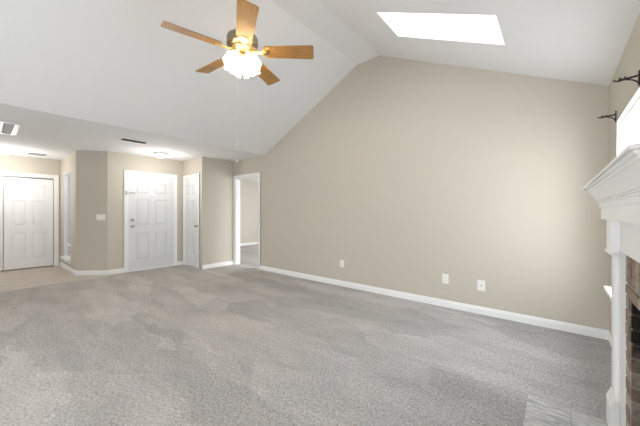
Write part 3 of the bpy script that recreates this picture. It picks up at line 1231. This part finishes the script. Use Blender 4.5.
sv = thing('slot_vent', (-5.5, 1.68, HF), 'dark bronze slot air vent on the flat ceiling', 'air vent', 'ceiling air vents')
bm = bmesh.new()
prism(bm, [(-5.545, 1.505), (-5.455, 1.505), (-5.455, 1.855), (-5.545, 1.855)], [[(-5.53, 1.52), (-5.47, 1.52), (-5.47, 1.84), (-5.53, 1.84)]],
      lambda x, y: V(x, y, HF - 0.010), (0, 0, 0.0095))
link('frame', bm, M['bronze'], sv)
bm = bmesh.new()
box(bm, -5.53, -5.47, 1.52, 1.84, HF - 0.004, HF - 0.001)
yy = 1.53
while yy < 1.835:
    box(bm, -5.53, -5.47, yy, yy + 0.004, HF - 0.009, HF - 0.004)
    yy += 0.014
link('grille_bars', bm, M['bronze'], sv)

sv = thing('supply_vent', (-8.27, 0.76, HF), 'small grey air vent beside the dome light by the closet', 'air vent', 'ceiling air vents')
bm = bmesh.new()
prism(bm, [(-8.37, 0.62), (-8.15, 0.62), (-8.15, 0.90), (-8.37, 0.90)], [[(-8.35, 0.64), (-8.17, 0.64), (-8.17, 0.88), (-8.35, 0.88)]],
      lambda x, y: V(x, y, HF - 0.010), (0, 0, 0.0095))
link('frame', bm, M['ventgrey'], sv)
bm = bmesh.new()
box(bm, -8.35, -8.17, 0.64, 0.88, HF - 0.003, HF - 0.001)
link('back_plate', bm, M['dark'], sv)
bm = bmesh.new()
xx = -8.345
while xx < -8.18:
    box(bm, xx, xx + 0.008, 0.64, 0.88, HF - 0.009, HF - 0.003)
    xx += 0.02
link('slats', bm, M['ventgrey'], sv)

cs = thing('ceiling_sensor', (-5.52, 3.72, HF), 'tiny cream cap hanging from the ceiling above the doorway', 'sensor')
bm = bmesh.new()
lathe(bm, [(0.0001, 0), (0.035, 0), (0.035, -0.006), (0.014, -0.012), (0.010, -0.03), (0.0001, -0.03)], 20, at(-5.52, 3.72, HF - 0.0005))
link('mount', bm, M['plastic'], cs, True)
bm = bmesh.new()
lathe(bm, [(0.0001, -0.031), (0.012, -0.031), (0.024, -0.045), (0.026, -0.062), (0.015, -0.076), (0.0001, -0.08)], 20, at(-5.52, 3.72, HF))
link('cap', bm, M['plastic'], cs, True)


# ------------------------------------------------------------------ wall plates
def plate(name, O, T, N, w, h, label, cat, group, kind):
    O, T, N = Vector(O), Vector(T).normalized(), Vector(N).normalized()
    t = thing(name, O, label, cat, group)
    mt = Matrix.Translation(O) @ Matrix(((T.x, 0, N.x, 0), (T.y, 0, N.y, 0), (0, 1, 0, 0), (0, 0, 0, 1)))

    def put(pname, fn, m):
        b_ = bmesh.new()
        fn(b_)
        b_.transform(mt)
        return link(pname, b_, m, t)
    put('cover_plate', lambda b_: bbox(b_, -w / 2, w / 2, -h / 2, h / 2, 0.0005, 0.006, 0.002), M['plastic'])
    if kind == 'duplex':
        for zc in (-0.0195, 0.0195):
            r = put('socket', lambda b_: bbox(b_, -0.0165, 0.0165, zc - 0.0145, zc + 0.0145, 0.006, 0.0085, 0.002), M['plastic'])
            b_ = bmesh.new()
            for dx in (-0.0065, 0.0065):
                box(b_, dx - 0.0013, dx + 0.0013, zc - 0.002, zc + 0.007, 0.0085, 0.0088)
            box(b_, -0.0025, 0.0025, zc - 0.010, zc - 0.006, 0.0085, 0.0088)
            b_.transform(mt)
            link('slots', b_, M['dark'], r)
    elif kind == 'coax':
        put('jack', lambda b_: lathe(b_, [(0.008, 0.006), (0.008, 0.010), (0.0048, 0.010), (0.0048, 0.018), (0.0001, 0.018)], 16), M['antique'])
    else:
        for dx in (-0.046, 0.0, 0.046):
            put('toggle', lambda b_: bbox(b_, dx - 0.005, dx + 0.005, -0.010, 0.012, 0.006, 0.016, 0.002), M['plastic'])
    return t


def gable_x(px):
    u = (px - 320) / 284.0
    c, s = math.cos(YAW), math.sin(YAW)
    return YG * (-s + u * c) / (c + u * s)


plate('wall_outlet', (gable_x(342), YG, 0.375), (1, 0, 0), (0, -1, 0), 0.078, 0.122, 'white duplex outlet alone, farthest along the gable wall', 'outlet', 'wall outlets', 'duplex')
plate('wall_outlet', (gable_x(445.5), YG, 0.365), (1, 0, 0), (0, -1, 0), 0.078, 0.122, 'white duplex outlet, left of the near pair on gable wall', 'outlet', 'wall outlets', 'duplex')
plate('cable_plate', (gable_x(481.3), YG, 0.345), (1, 0, 0), (0, -1, 0), 0.082, 0.126, 'white cable jack plate, nearest of the gable wall plates', 'cable plate', 'wall outlets', 'coax')
plate('wall_outlet', (XB, 6.03, 0.42), (0, -1, 0), (1, 0, 0), 0.075, 0.12, 'tiny white outlet on the far wall through the doorway', 'outlet', 'wall outlets', 'duplex')
am = A0 + AT * (AL * 0.79) + V(0, 0, 1.135)
plate('switch_plate', am, (AT.x, AT.y, 0), (AN.x, AN.y, 0), 0.165, 0.116, 'wide white triple switch plate on the angled wall', 'light switch', None, 'switch')
